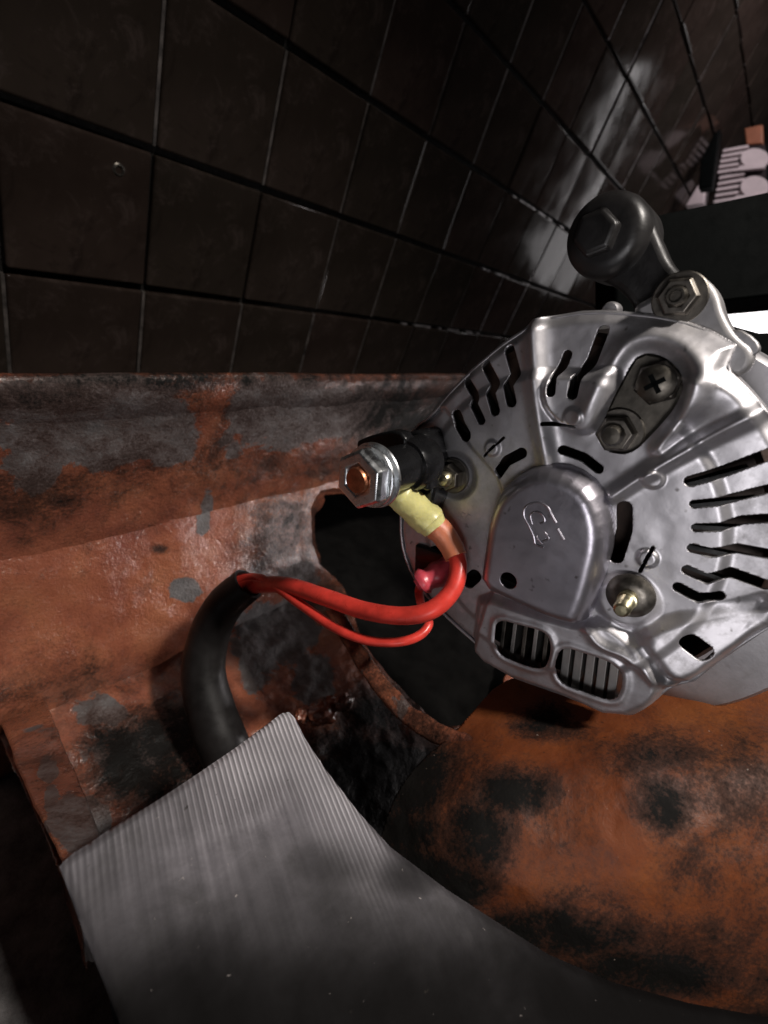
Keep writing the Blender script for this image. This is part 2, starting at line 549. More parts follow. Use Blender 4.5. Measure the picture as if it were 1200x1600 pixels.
PEEL = [(130, 650, 170, 75, 1), (250, 660, 60, 70, .9), (430, 640, 90, 60, .95), (520, 640, 120, 50, .8), (40, 720, 60, 60, .75), (360, 690, 30, 30, .6),
        (318, 800, 13, 50, .9), (292, 922, 26, 20, .95), (60, 900, 22, 10, .6),
        (430, 990, 75, 60, 1), (490, 1060, 35, 50, .9), (470, 900, 40, 22, .8), (400, 1040, 40, 60, .7),
        (160, 1110, 45, 30, .9), (200, 1180, 90, 40, .55), (75, 1205, 18, 26, .95), (120, 1290, 50, 50, 1), (80, 1250, 14, 60, .7), (60, 1140, 40, 14, .5)]
GRIME_SHADE = [(470, 1180, 120, 60, .6), (600, 1220, 120, 90, 1.3), (610, 1300, 90, 60, 1.2), (230, 1200, 130, 80, .95), (300, 1140, 80, 70, 1.1), (480, 1140, 90, 40, .4),  # grease spots mixed with painted shade
         (800, 1235, 80, 45, 1.1), (745, 1300, 75, 80, 1.05), (690, 1390, 100, 60, 1.1), (850, 1460, 200, 55, 1.05), (1000, 1520, 180, 50, 1.05), (450, 830, 80, 95, .75), (500, 920, 60, 40, .7), (600, 1120, 70, 50, 1),  # includes a painted penumbra left of the dark cut
         (845, 1128, 50, 28, .9), (1040, 1255, 60, 60, .95), (1040, 1180, 110, 45, .75), (1110, 1480, 70, 60, .7), (650, 1370, 70, 60, 1.1), (620, 1250, 40, 80, 1.1),
         (900, 1420, 120, 50, .6), (250, 858, 14, 8, .8), (0, 620, 250, 40, .6), (0, 760, 200, 60, .6), (300, 690, 450, 120, .42), (70, 1210, 90, 150, .35), (350, 592, 520, 24, .75), (880, 1140, 60, 20, .7), (1150, 1230, 110, 90, .6), (1090, 1350, 70, 80, .5),  # the widest spot also paints shade on the upright face
         (650, 650, 160, 110, .95), (560, 720, 120, 40, .6), (200, 1060, 140, 45, .45), (60, 1085, 120, 30, .4), (240, 1170, 120, 70, 1.1), (1190, 1600, 90, 40, .8), (690, 1200, 40, 60, .5), (1210, 1520, 130, 160, .55), (1000, 1490, 300, 70, .7), (820, 1320, 160, 120, .4), (1210, 1320, 80, 120, .45)]  # large dome spots also paint its falloff to the right and bottom


def stain_shade(P):
    return {'peel': blobs(P, PEEL), 'grime_shade': blobs(P, GRIME_SHADE)}


SHADOW_CUT = smooth_poly([(484, 770), (560, 762), (660, 744), (800, 800), (800, 1100), (700, 1150), (640, 1085), (590, 1040), (562, 998), (552, 950), (525, 905), (489, 872)], 1)  # outline cut out to stand for the dark shadow beside the alternator


def engine_block():
    loc = (.15, .2, 0)
    t = thing('engine_block', 'orange painted cast engine block with peeling grey patches and grease', 'engine block', loc)
    mt = M['casting']
    # upright face, rolled edge and sloping shoulder, one section swept along the block
    prof = [(.222, -.30), (.214, -.13), (.2085, -.097), (.2055, -.0955), (.2012, -.1), (.2022, -.110), (.2205, -.155), (.2228, -.163), (.2232, -.169), (.2222, -.175), (.2195, -.1815), (.2145, -.189), (.202, -.2125), (.190, -.236), (.182, -.253), (.1785, -.263), (.177, -.272), (.176, -.29), (.1755, -.318)]
    pp = []
    for a, b in zip(prof[:-1], prof[1:]):
        n = max(2, int(math.hypot(b[0] - a[0], b[1] - a[1]) / .0012))
        pp += [np.array(a) + (np.array(b) - np.array(a)) * k / n for k in range(n)]
    pp = np.array(pp + [np.array(prof[-1])])
    for _ in range(16): pp[1:-1] = (pp[:-2] + pp[1:-1] * 2 + pp[2:]) / 4
    sl = np.concatenate([[0], np.cumsum(np.hypot(*np.diff(pp, axis=0).T))])

    def surf(U, V):
        P = np.stack([U, np.interp(V, sl, pp[:, 0]), H + np.interp(V, sl, pp[:, 1])], -1)
        nz = fbm(P * 45, 4, 3) * .0022 + fbm(P * 12, 3, 5) * .006
        P[..., 1] -= nz * 1.2; P[..., 2] += nz
        return P

    def cut(P):
        X, Y = to_px(P); j = fbm(np.asarray(P) * 60, 3, 8) * 10
        return -sdf_poly(X + j, Y + j, SHADOW_CUT)
    uv, Fc = clip_grid(-.07, .46, 0, sl[-1], .0015, lambda U, V: np.minimum.reduce([cut(surf(U, V)), (U + .069) * 900, (.459 - U) * 900, (V - .0001) * 900, (sl[-1] - V - .0001) * 900]))
    P = surf(uv[:, 0], uv[:, 1])
    obj('casting_wall', P, Fc, mt, t, attrs=stain_shade(P), sharp=180, thick=.006, flip=True)
    obj('shadow_sheet', *box((.30, .31, H - .24), (.22, 0, 0), (0, .004, 0), (0, 0, .078)), M['shadow_fill'], t, smooth=False)  # black sheet added behind the cut to keep the shadow dark
    obj('shadow_sheet', *box((.33, .14, H - .305), (.21, 0, 0), (0, .165, 0), (0, 0, .004)), M['shadow_fill'], t, smooth=False)  # second black sheet, added below for the same shadow
    # greasy pocket floor below the shoulder
    u0, u1, v0, v1 = .030, .42, -.06, .182
    uv, Fc = clip_grid(u0, u1, v0, v1, .0014, lambda U, V: np.minimum.reduce([(U - u0 - .001) * 900, (u1 - U) * 900, (V - v0) * 900, (v1 - V) * 900, cut(np.stack([U, V, U * 0 + H - .280], -1))]))
    P = np.stack([uv[:, 0], uv[:, 1], np.full(len(uv), H - .280)], -1)
    P[:, 2] += fbm(P * 60, 5, 9) * .006 + fbm(P * 18, 3, 2) * .012
    obj('pocket_floor', P, Fc, mt, t, attrs=stain_shade(P), sharp=180, thick=.004)
    # rib running down to the machined flange
    Lc = catmull(np.array([at(np.array(x), np.array(y), np.array(d)) for x, y, d in [(-14, 1085, .262), (2, 1135, .235), (22, 1188, .205), (58, 1268, .158), (96, 1352, .128)]]), 14)
    Rc = catmull(np.array([at(np.array(x), np.array(y), np.array(d)) for x, y, d in [(70, 1085, .262), (85, 1120, .235), (108, 1180, .205), (138, 1250, .168), (172, 1330, .138)]]), 14)
    rows = []
    for a, b in zip(Lc, Rc):
        dn = np.array([0, 0, -.11])
        sec = [a + dn * k + (b - a) * min(.6, k * 1.6) for k in (1, .7, .4, .2, .1, .04)] + [a * .985 + b * .015 + dn * .008] + [a + (b - a) * k for k in np.linspace(.05, .95, 16)] + [b * .985 + a * .015 + dn * .008] + [b + dn * k for k in (.04, .1, .2, .4, .7, 1)]
        rows.append(sec)
    P = np.array(rows); m_, k_ = P.shape[:2]
    P = P + fbm(P * 60, 3, 4)[..., None] * .0016
    idx = np.arange(m_ * k_).reshape(m_, k_)
    Fc = np.stack([idx[:-1, :-1], idx[1:, :-1], idx[1:, 1:], idx[:-1, 1:]], -1).reshape(-1, 4)
    P = P.reshape(-1, 3)
    obj('rib', P, [tuple(r) for r in Fc.tolist()], mt, t, attrs=stain_shade(P), sharp=50)
    # small lumps and bosses in the pocket
    for (x, y, d, r, kind) in [(158, 1112, .288, .010, 0), (104, 1120, .29, .006, 0), (505, 1112, .272, .010, 1), (536, 1096, .276, .007, 1), (476, 1116, .270, .006, 1)]:
        c = at(np.array(x), np.array(y), np.array(d))
        bm = bmesh.new(); bmesh.ops.create_icosphere(bm, subdivisions=4, radius=1)
        V = np.array([v.co[:] for v in bm.verts]); Fi = [tuple(v.index for v in f.verts) for f in bm.faces]; bm.free()
        V = V * (1 + fbm(V * 2.2 + x, 4, 2)[:, None] * 1.1) * np.array([1, .7, .6])
        P = c + V * r
        obj('casting_lump', P, Fi, mt, t, attrs=stain_shade(P), sharp=180)


engine_block()


def rbf(ctrl, X, Y):
    c = np.array(ctrl, float); xy = c[:, :2] / 300; z = c[:, 2]; n = len(c)
    def k(r): return np.where(r > 1e-9, r * r * np.log(np.maximum(r, 1e-9)), 0)
    A = k(np.linalg.norm(xy[:, None] - xy[None], axis=-1)) + np.eye(n) * .02
    Pm = np.hstack([np.ones((n, 1)), xy]); S = np.block([[A, Pm], [Pm.T, np.zeros((3, 3))]])
    w = np.linalg.solve(S, np.concatenate([z, np.zeros(3)]))
    q = np.stack([X, Y], -1) / 300; out = w[n] + q @ w[n + 1:]
    for i in range(n): out = out + w[i] * k(np.linalg.norm(q - xy[i], axis=-1))
    return out


def bell_housing():
    loc = at(np.array(900), np.array(1400), np.array(.17)); loc[2] -= .05
    t = thing('bell_housing', 'rounded orange cast housing smeared with black grease below the alternator', 'engine housing', loc)
    poly = smooth_poly([(588, 1330), (600, 1290), (618, 1240), (655, 1190), (705, 1150), (745, 1105), (778, 1068), (830, 1050), (1000, 1070), (1340, 1040), (1340, 1760), (1100, 1740), (800, 1600), (640, 1450)], 1)
    ctrl = [(600, 1330, .172), (640, 1390, .163), (720, 1440, .156), (860, 1520, .151), (1000, 1580, .150), (1200, 1640, .150), (1340, 1700, .15),
            (640, 1220, .182), (705, 1150, .196), (780, 1070, .215), (830, 1050, .218), (1000, 1075, .198), (1200, 1080, .185), (1340, 1050, .183),
            (760, 1200, .170), (860, 1160, .176), (1000, 1160, .166), (1200, 1150, .160), (850, 1300, .153), (1000, 1300, .148), (1200, 1300, .146), (720, 1320, .158), (900, 1420, .147), (1100, 1450, .144), (1300, 1400, .143)]
    uv, Fc = clip_grid(560, 1345, 1030, 1770, 3.2, lambda U, V: sdf_poly(U, V, poly))
    D = rbf(ctrl, uv[:, 0], uv[:, 1])
    P = at(uv[:, 0], uv[:, 1], D)
    r = P - C0; r /= np.linalg.norm(r, axis=1)[:, None]
    P = P - r * (fbm(P * 32, 4, 21) * .006 + fbm(P * 160, 3, 5) * .0005)[:, None]
    o = obj('dome', P, Fc, M['casting_matte'], t, attrs=stain_shade(P), sharp=180, thick=-.006)
    # raised rim of the flange that runs round the housing
    pts = [(520, 950, .245), (548, 1000, .236), (580, 1050, .225), (620, 1098, .212), (660, 1132, .202), (715, 1162, .190), (760, 1182, .182)]
    C = catmull(np.array([at(np.array(x), np.array(y), np.array(d)) for x, y, d in pts]), 12)
    T = np.gradient(C, axis=0); T /= np.linalg.norm(T, axis=1)[:, None]
    rows = []
    for i, (c, tt) in enumerate(zip(C, T)):
        vw = c - C0; vw /= np.linalg.norm(vw); sd = np.cross(tt, vw); sd /= np.linalg.norm(sd)
        w = .0042; dp = .05 * vw + .012 * sd
        sec = [c - sd * w + vw * .06, c - sd * w + vw * .01, c - sd * w + vw * .0012, c - sd * (w - .001), c - sd * w * .3, c + sd * w * .3, c + sd * (w - .001), c + sd * w + vw * .0012, c + sd * w + vw * .01, c + sd * w + vw * .06]
        rows.append(sec)
    P = np.array(rows); P = P + fbm(P * 120, 4, 4)[..., None] * .0022
    m_, k_ = P.shape[:2]; idx = np.arange(m_ * k_).reshape(m_, k_)
    Fc = np.stack([idx[:-1, :-1], idx[1:, :-1], idx[1:, 1:], idx[:-1, 1:]], -1).reshape(-1, 4)
    P = P.reshape(-1, 3)
    obj('rim', P, [tuple(q) for q in Fc.tolist()], M['casting'], t, attrs={'peel': np.full(len(P), .34), 'grime_shade': .48 + 0 * P[:, 0]}, sharp=60)


bell_housing()

# ------------------------------------------------------------------ machined flange


def flange():
    m, nt, b = mat('milled_aluminium')
    O = np.array([0, 0, H - .156]); n = np.array([0, 0, 1.])
    d = on_plane(np.array(520), np.array(1320), O, n) - on_plane(np.array(450), np.array(1140), O, n)
    ang = math.atan2(d[1], d[0])
    tc = N(nt, 'ShaderNodeTexCoord'); mp = N(nt, 'ShaderNodeMapping'); mp.inputs['Rotation'].default_value = (0, 0, -ang)
    L(nt, tc.outputs['Object'], mp.inputs['Vector'])
    wv = N(nt, 'ShaderNodeTexWave', Scale=200, Distortion=.6, Detail=2); wv.bands_direction = 'Y'; wv.inputs['Detail Scale'].default_value = 1.
    L(nt, mp.outputs[0], wv.inputs[0])
    st = N(nt, 'ShaderNodeMapping'); st.inputs['Scale'].default_value = (8, 260, 1); L(nt, mp.outputs[0], st.inputs[0])
    sn = N(nt, 'ShaderNodeTexNoise', Scale=1, Detail=6, Roughness=.65); L(nt, st.outputs[0], sn.inputs['Vector'])
    gr = maprange(nt, mth(nt, 'ADD', attr(nt, 'grime_shade'), mth(nt, 'MULTIPLY', mth(nt, 'SUBTRACT', noise(nt, 28, 7, .7, .3), .5), .5)), 0, 1.15)
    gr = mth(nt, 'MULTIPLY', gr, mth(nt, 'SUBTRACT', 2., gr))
    c = ramp(nt, sn.outputs[0], [(.30, (.12, .113, .124)), (.55, (.17, .16, .175)), (.80, (.25, .236, .256))])
    c = mixc(nt, maprange(nt, noise(nt, 60, 7, .72, .5), .48, .72, 0, .75), c, (.085, .08, .082))
    c = mixc(nt, mth(nt, 'MULTIPLY', attr(nt, 'milled'), .92), c, mixc(nt, wv.outputs[1], (.36, .34, .365), (.85, .82, .87)))  # milled band also painted paler, as the brightly lit end
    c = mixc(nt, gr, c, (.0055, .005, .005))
    sp = maprange(nt, noise(nt, 330, 2), .72, .77, 0, .7); c = mixc(nt, sp, c, (.04, .035, .03))
    ds = maprange(nt, noise(nt, 460, 2, .5, .8), .745, .79, 0, .55); c = mixc(nt, ds, c, (.42, .38, .36))
    L(nt, c, b.inputs['Base Color'])
    L(nt, mth(nt, 'MULTIPLY', maprange(nt, gr, 0, 1, .75, 0), maprange(nt, attr(nt, 'milled'), 0, 1, 1, .35)), b.inputs['Metallic']); L(nt, maprange(nt, gr, 0, 1, .5, .03), b.inputs['Specular IOR Level'])
    L(nt, mth(nt, 'ADD', maprange(nt, sn.outputs[0], .3, .7, .42, .56), mth(nt, 'MULTIPLY', gr, .12)), b.inputs['Roughness'])
    wm = mth(nt, 'MULTIPLY', wv.outputs[1], maprange(nt, attr(nt, 'milled'), 0, 1, 0, 1.))
    p = bump(nt, b, wm, .9, .0011); p = bump(nt, b, sn.outputs[0], .14, .0005, p); bump(nt, b, noise(nt, 200, 5), .2, .0006, p)
    px = [(92, 1350), (115, 1330), (140, 1315), (163, 1299), (235, 1255), (300, 1213), (370, 1165), (440, 1113), (452, 1110), (462, 1120), (478, 1152), (510, 1200), (560, 1265), (612, 1322), (700, 1388), (780, 1440), (860, 1490), (960, 1533), (1080, 1566), (1200, 1588), (1330, 1606), (1330, 1800), (300, 1800), (230, 1690), (188, 1600), (140, 1480)]
    poly = np.array([on_plane(np.array(x), np.array(y), O, n)[:2] for x, y in px])
    lo = poly.min(0) - .001; hi = poly.max(0) + .001
    uv, Fc = clip_grid(lo[0], hi[0], lo[1], hi[1], .0009, lambda U, V: sdf_poly(U, V, poly))
    s = sdf_poly(uv[:, 0], uv[:, 1], poly)
    z = H - .156 - .0009 * (1 - sstep(0, .0016, s)) + fbm(np.stack([uv[:, 0], uv[:, 1], 0 * s], -1) * 90, 3) * .0003
    P = np.stack([uv[:, 0], uv[:, 1], z], -1)
    X, Y = to_px(P)
    g = -.10 + 1.25 * sstep(1230, 1660, Y + .12 * (X - 400)) + fbm(P * 60, 5, 12) * .45 + fbm(P * 18, 3, 6) * .25  # shade over the near part painted in, mottled with grime
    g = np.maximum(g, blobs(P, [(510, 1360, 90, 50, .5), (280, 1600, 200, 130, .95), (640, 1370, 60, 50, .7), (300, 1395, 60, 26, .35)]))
    ml = np.clip(1 - sstep(0, 170, Y - (1110 + np.maximum(0, 450 - X) * .62 + np.maximum(0, X - 450) * 1.3)), 0, 1)
    ml = np.clip(ml * (.75 + 1.6 * fbm(P * 45, 4, 31)), 0, 1) * (.22 + .78 * sstep(250, 420, X)) * (1 - sstep(500, 640, X))
    org = np.array([.06, .06, H - .21])
    t = thing('machined_flange', 'grey milled aluminium flange plate with tooling grooves in front of the orange housing', 'metal plate', org)
    obj('plate', P, Fc, m, t, attrs={'grime_shade': g, 'milled': ml}, sharp=40, thick=.03)  # milled also carries the paler paint of the brightly lit end


flange()

# ------------------------------------------------------------------ alternator
nA = np.array([-.62, .25, -.74]); nA /= np.linalg.norm(nA)
D0 = .16
AO = at(np.array(900), np.array(800), np.array(D0)); An = dirw(nA)
eu_c = np.array([1, 0, 0]) - nA[0] * nA; eu_c /= np.linalg.norm(eu_c)
Eu = dirw(eu_c); Ev = np.cross(An, Eu)


def A(px, py, h=0.):
    """sight line against the cover's plane raised by h: its (u, v) on the cover"""
    p = on_plane(np.array(float(px)), np.array(float(py)), AO + An * h, An) - AO
    return np.array([p @ Eu, p @ Ev])


def AA(pts, h=0.): return np.array([A(x, y, h) for x, y in pts])


def AP(uv, h=0.):
    uv = np.asarray(uv, float)
    return AO + uv[..., :1] * Eu + uv[..., 1:2] * Ev + np.asarray(h)[..., None] * An if np.ndim(h) else AO + uv[..., :1] * Eu + uv[..., 1:2] * Ev + h * An


def rad_px(px, py, r, h=0.):
    """metres for r pixels across the sight line at that point of the cover"""
    p = on_plane(np.array(float(px)), np.array(float(py)), AO + An * h, An)
    return r / F * -((p - C0) @ R3)[2]


CC = A(848, 826); RAD = .0705


def arc(a0, a1, n=8, r=RAD): return [CC + r * np.array([math.cos(a), math.sin(a)]) for a in np.linspace(a0, a1, n)]


def angle(px, py):
    d = A(px, py) - CC; return math.atan2(d[1], d[0])


OUT = list(AA([(740, 1020), (700, 985), (660, 945), (632, 905), (618, 868), (613, 830), (616, 760), (622, 700), (634, 668), (660, 652), (690, 615), (725, 578), (775, 535), (807, 514), (826, 499), (843, 494), (900, 484), (943, 482), (1017, 489), (1067, 499), (1110, 515), (1150, 538)]))
OUT += arc(angle(1165, 548), angle(1200, 985), 14)
OUT += list(AA([(1196, 998), (1120, 1046), (1082, 1078), (1050, 1084), (1016, 1108), (985, 1122), (944, 1119), (880, 1090), (800, 1062), (752, 1034)]))
OUT = np.array(OUT)

SLOTS = [([(723, 592), (742, 622), (740, 632), (752, 657)], 14), ([(754, 568), (772, 602), (766, 614), (774, 642)], 16), ([(792, 546), (803, 585), (793, 602), (799, 628)], 17), ([(712, 652), (716, 664), (725, 680)], 24),
         ([(884, 554), (878, 570), (869, 585), (867, 612)], 14), ([(940, 517), (923, 563), (905, 590), (900, 615)], 17),
         ([(880, 703), (912, 715), (935, 733)], 15), ([(976, 794), (976, 828), (963, 870)], 23), ([(778, 740), (792, 720), (815, 708)], 17),
         ([(853, 661), (903, 665)], 6.5), ([(757, 712), (787, 684)], 5), ([(1000, 893), (1020, 856)], 6),
         ([(1079, 752), (1130, 738), (1200, 712), (1270, 684)], 20), ([(1085, 788), (1128, 784), (1200, 766), (1270, 748)], 15), ([(1088, 825), (1125, 824), (1160, 815), (1270, 808)], 15),
         ([(1082, 857), (1112, 864), (1150, 860), (1270, 880)], 16), ([(1074, 891), (1104, 905), (1140, 897), (1194, 917)], 17), ([(1060, 918), (1090, 934), (1122, 934)], 17),
         ([(1080, 1002), (1098, 1016)], 30), ([(678, 876), (702, 880)], 44), ([(738, 903), (728, 912)], 22)]
SL = [(AA(p), rad_px(*p[len(p) // 2], w / 2)) for p, w in SLOTS]
VENTS = [smooth_poly(AA(p, .004), 2) for p in (
    [(778, 966), (815, 976), (854, 986), (862, 1004), (860, 1030), (846, 1050), (810, 1040), (774, 1024), (774, 990)],
    [(878, 1008), (915, 1020), (958, 1034), (972, 1054), (970, 1080), (958, 1100), (915, 1086), (868, 1068), (868, 1036)])]
OPEN = smooth_poly(AA([(984, 566), (1006, 550), (1040, 558), (1066, 582), (1069, 608), (1052, 642), (1022, 676), (985, 712), (945, 706), (932, 682), (948, 648)]), 2)
CAPB = smooth_poly(AA([(758, 908), (766, 850), (774, 800), (788, 762), (825, 732), (862, 720), (905, 728), (942, 755), (960, 800), (962, 842), (950, 890), (934, 942), (917, 970), (880, 963), (825, 940)]), 1)
PANEL = smooth_poly(AA([(752, 925), (835, 952), (920, 975), (945, 965), (985, 992), (1008, 1012), (1030, 1050), (1030, 1090), (1000, 1124), (975, 1128), (900, 1104), (800, 1070), (735, 1030), (742, 980)]), 1)
LEFTP = AA([(600, 640), (690, 640), (735, 700), (775, 745), (790, 790), (770, 920), (735, 1040), (640, 960), (590, 850)])
DIRT = []


def ridge(U, V, pts, wpx, hgt):
    p = smooth_poly(AA(pts), 2, False); w = rad_px(*pts[len(pts) // 2], wpx)
    d = sdf_path(U, V, p); return hgt * np.exp(-(d / w) ** 2 * 1.2)


def plateau(U, V, poly, hgt, wmm, off=0.): return hgt * sstep(-wmm / 2 - off, wmm / 2 - off, sdf_poly(U, V, poly))


def cover_h(U, V):
    s = sdf_poly(U, V, OUT); h = np.zeros(U.shape)
    r = np.hypot(U - CC[0], V - CC[1]); th = np.arctan2(V - CC[1], U - CC[0])
    # dished outer ring, rounded rim
    h -= .0017 * sstep(.0515, .0555, r) * (1 - sstep(.0, .2, 0 * r))
    h -= .0035 * (1 - sstep(0, .005, s)) ** 2
    # lower left plate
    h -= plateau(U, V, LEFTP, .0022, .0025)
    # vent panel with rounded lip
    h += plateau(U, V, PANEL, .0042, .004)
    for v in VENTS:
        dv = -sdf_poly(U, V, v); h += .0007 * np.exp(-((dv - .0012) / .0013) ** 2)
    # radial ribs
    h += ridge(U, V, [(833, 492), (834, 540), (838, 590), (845, 650), (852, 690), (858, 722)], 15, .0034)
    h += ridge(U, V, [(960, 772), (1005, 742), (1060, 710), (1120, 676), (1240, 618)], 13, .0032)
    # raised pad beside the rib
    h += plateau(U, V, smooth_poly(AA([(852, 586), (900, 584), (960, 574), (966, 592), (948, 640), (925, 676), (890, 672), (855, 640)]), 2), .0036, .003)
    # rounded lip over the regulator window
    dv = -sdf_poly(U, V, OPEN); h += .0030 * np.exp(-((dv - .0045) / .0030) ** 2) * sstep(-.012, .004, V - A(1000, 640)[1])
    # swelling on the upper right shoulder
    c = A(1135, 605); h += .0050 * np.exp(-(((U - c[0]) / .012) ** 2 + ((V - c[1]) / .010) ** 2))
    h += ridge(U, V, [(1085, 600), (1070, 650), (1030, 700)], 12, .0022)
    # triangular facet at the lower right
    h += plateau(U, V, smooth_poly(AA([(985, 990), (1050, 965), (1130, 955), (1200, 950), (1180, 1000), (1105, 1050), (1060, 1066), (1020, 1040)]), 1), .0030, .005)
    fc = smooth_poly(AA([(1000, 985), (1055, 962), (1125, 952), (1215, 930), (1190, 1000), (1105, 1052), (1062, 1068), (1030, 1042)]), 1); c = A(1080, 1005)
    h += sstep(-.002, .004, sdf_poly(U, V, fc)) * (-.17 * (U - c[0]) - .14 * (V - c[1]))
    h += ridge(U, V, [(925, 975), (945, 1000), (985, 1012), (1010, 1040), (1045, 1075)], 10, .0022)
    # bosses under the fixings
    for (x, y, rp, hh) in [(978, 938, 42, .0026), (706, 745, 34, -.0020), (1022, 748, 14, .0016), (1012, 872, 14, .0012), (902, 650, 14, .0012), (770, 700, 12, .0014)]:
        c = A(x, y); d = np.hypot(U - c[0], V - c[1]); rr = rad_px(x, y, rp); h += hh * (1 - sstep(rr * .75, rr * 1.25, d))
    P = np.stack([U * 70, V * 70, 0 * U], -1)
    h += fbm(P, 3, 7) * .0007 + fbm(P * 3.1, 2, 9) * .00016
    return h


def cover_s(U, V):
    s = sdf_poly(U, V, OUT)
    for p, w in SL: s = np.minimum(s, sdf_path(U, V, p) - w)
    for v in VENTS: s = np.minimum(s, -sdf_poly(U, V, v))
    s = np.minimum(s, -sdf_poly(U, V, OPEN))
    s = np.minimum(s, -(sdf_poly(U, V, CAPB) - .004))
    return s


ALT = thing('alternator', 'silver alternator with slotted stamped rear cover and stamped bearing cap', 'alternator', AP(CC, -.05))


def alternator():
    lo = OUT.min(0) - .001; hi = OUT.max(0) + .001
    uv, Fc = clip_grid(lo[0], hi[0], lo[1], hi[1], .00042, cover_s)
    P = AP(uv, cover_h(uv[:, 0], uv[:, 1]))
    cov = obj('rear_cover', P, Fc, M['alu'], ALT, sharp=180, thick=.0011)
    # skirt of the cover, going back over the body
    sk = smooth_poly(OUT, 1); c = sk.mean(0); n = len(sk)
    rows = [AP(c + (sk - c) * k, hh) for k, hh in ((.992, -.0042), (1.0, -.0058), (1.0, -.013))]
    V = np.vstack(rows); Fs = [(i * n + k, i * n + (k + 1) % n, (i + 1) * n + (k + 1) % n, (i + 1) * n + k) for i in range(2) for k in range(n)]
    obj('cover_skirt', V, Fs, M['alu'], ALT, thick=.001)
    # bearing cap
    lo = CAPB.min(0) - .001; hi = CAPB.max(0) + .001
    hole = A(796, 906, .009); hr = rad_px(796, 906, 13)
    uv, Fc = clip_grid(lo[0], hi[0], lo[1], hi[1], .00042, lambda U, V: np.minimum(sdf_poly(U, V, CAPB), np.hypot(U - hole[0], V - hole[1]) - hr))
    s = sdf_poly(uv[:, 0], uv[:, 1], CAPB)

    def caph(s):
        t = np.clip(s / .0062, 0, 1); return -.0012 + .0112 * np.sqrt(1 - (1 - t) ** 2.4)
    hh = caph(s) + fbm(np.stack([uv[:, 0] * 60, uv[:, 1] * 60, 0 * s], -1), 3, 5) * .0003
    cap = obj('bearing_cap', AP(uv, hh), Fc, M['alu_cap'], ALT, sharp=180, thick=.001)
    # stamped maker's mark: thin raised strokes
    mk = MB()
    for pts, r in [([(827, 822), (819, 806), (821, 793), (833, 786), (845, 786), (856, 793), (863, 806), (869, 817)], .00042), ([(832, 819), (829, 806), (835, 800), (844, 801), (850, 808), (851, 815), (844, 818)], .00036),
                   ([(871, 826), (881, 843)], .00045), ([(827, 822), (834, 838), (837, 850), (849, 855)], .0004), ([(838, 838), (847, 850)], .00036), ([(848, 846), (858, 841), (851, 832)], .00036)]:
        q = AA(pts, .0100); P = AP(q, .00995); mk.add(*tube(catmull(P, 6), r, 8))
    mk.build('stamped_mark', M['alu_cap'], cap)
    mk = MB()
    for pts in [[(716, 810), (722, 800)], [(716, 810), (721, 813)], [(719, 805), (724, 808)], [(722, 800), (727, 803)], [(727, 811), (731, 803)], [(731, 803), (735, 806)]]:
        P = AP(AA(pts, -.002), -.0022); mk.add(*tube(P, .0003, 6))
    mk.build('stamped_letter', M['alu'], cov)
    # body behind the cover: rear housing, stator with laminations, drive end shield
    ax = An; c0 = AP(CC, 0.)
    fr = (Eu, Ev, An)
    obj('rotor_fan', *lathe(c0, ax, [(.001, -.020), (.058, -.020), (.060, -.024), (.058, -.05)], 64, frame=fr), M['iron_dark'], ALT)
    obj('stator_winding', *lathe(c0, ax, [(.062, -.015), (.064, -.013), (.066, -.016), (.066, -.05)], 72, frame=fr), M['winding'], ALT)
    DS = A(1060, 1108) - CC; DS = DS / np.linalg.norm(DS)
    obj('drive_end_housing', *lathe(AP(CC + DS * .0135), ax, [(.068, -.034), (.0775, -.034), (.079, -.0355), (.0795, -.038), (.0795, -.07), (.0755, -.075), (.05, -.078)], 96, frame=fr), M['alu_cast'], ALT)
    for k in range(40):
        a = 2 * math.pi * k / 40
        d = math.cos(a) * Eu + math.sin(a) * Ev; tt = -math.sin(a) * Eu + math.cos(a) * Ev
        obj('fan_blade', *box(c0 + d * .050 - An * .0165, d * .010, tt * .0007 + d * .0, An * .0035), M['dark_steel'], ALT, smooth=False)
    # heat sink fins behind the two vents
    for (a, b, n) in (((786, 1000), (852, 1020), 5), ((884, 1041), (958, 1065), 5)):
        for k in range(n):
            x = a[0] + (b[0] - a[0]) * k / (n - 1); y = a[1] + (b[1] - a[1]) * k / (n - 1)
            p = A(x, y, -.003); q = A(x - 5, y + 40, -.003) - A(x + 5, y - 40, -.003); q /= np.linalg.norm(q)
            d = q[0] * Eu + q[1] * Ev; s = np.cross(An, d)
            obj('heat_sink_fin', *box(AP(p, -.0080), s * (.00085 if a[0] < 850 else .00150), d * .0125, An * .006), M['fin'] if a[0] > 850 or k in (1, 3) else M['dull_steel'], ALT, smooth=False, bevel=.0003)
    # regulator plate seen in the window
    rp = smooth_poly(AA([(940, 720), (925, 690), (975, 590), (1000, 548), (1050, 560), (1085, 590), (1060, 650), (1000, 720)], -.005), 1)
    o = fix(obj('regulator_plate', *prism(AP(rp, -.0035), An, .003), M['grey_plate'], ALT, bevel=.0008))
    # fixings ---------------------------------------------------------
    def hexnut(name, px, py, h0, rpx, th, m, hole=.55, rot=.2, washer=1.35, parent=ALT):
        c = AP(A(px, py, h0), h0); r = rad_px(px, py, rpx, h0)
        if washer:
            obj('washer', *lathe(c, An, [(r * .4, -.0008), (r * washer, -.0008), (r * washer, .0003), (r * (washer - .06), .0006), (r * .4, .0006)], 40, frame=fr), M['dull_steel'], parent)
        o = obj(name, *lathe(c, An, [(r * .5, 0), (r, 0), (r, th * .78), (r * .86, th), (r * hole, th), (r * hole, th * .7), (r * .01, th * .7)], sides=6, rot=rot, frame=fr), m, parent, sharp=20, bevel=r * .04)
        return c, r, o
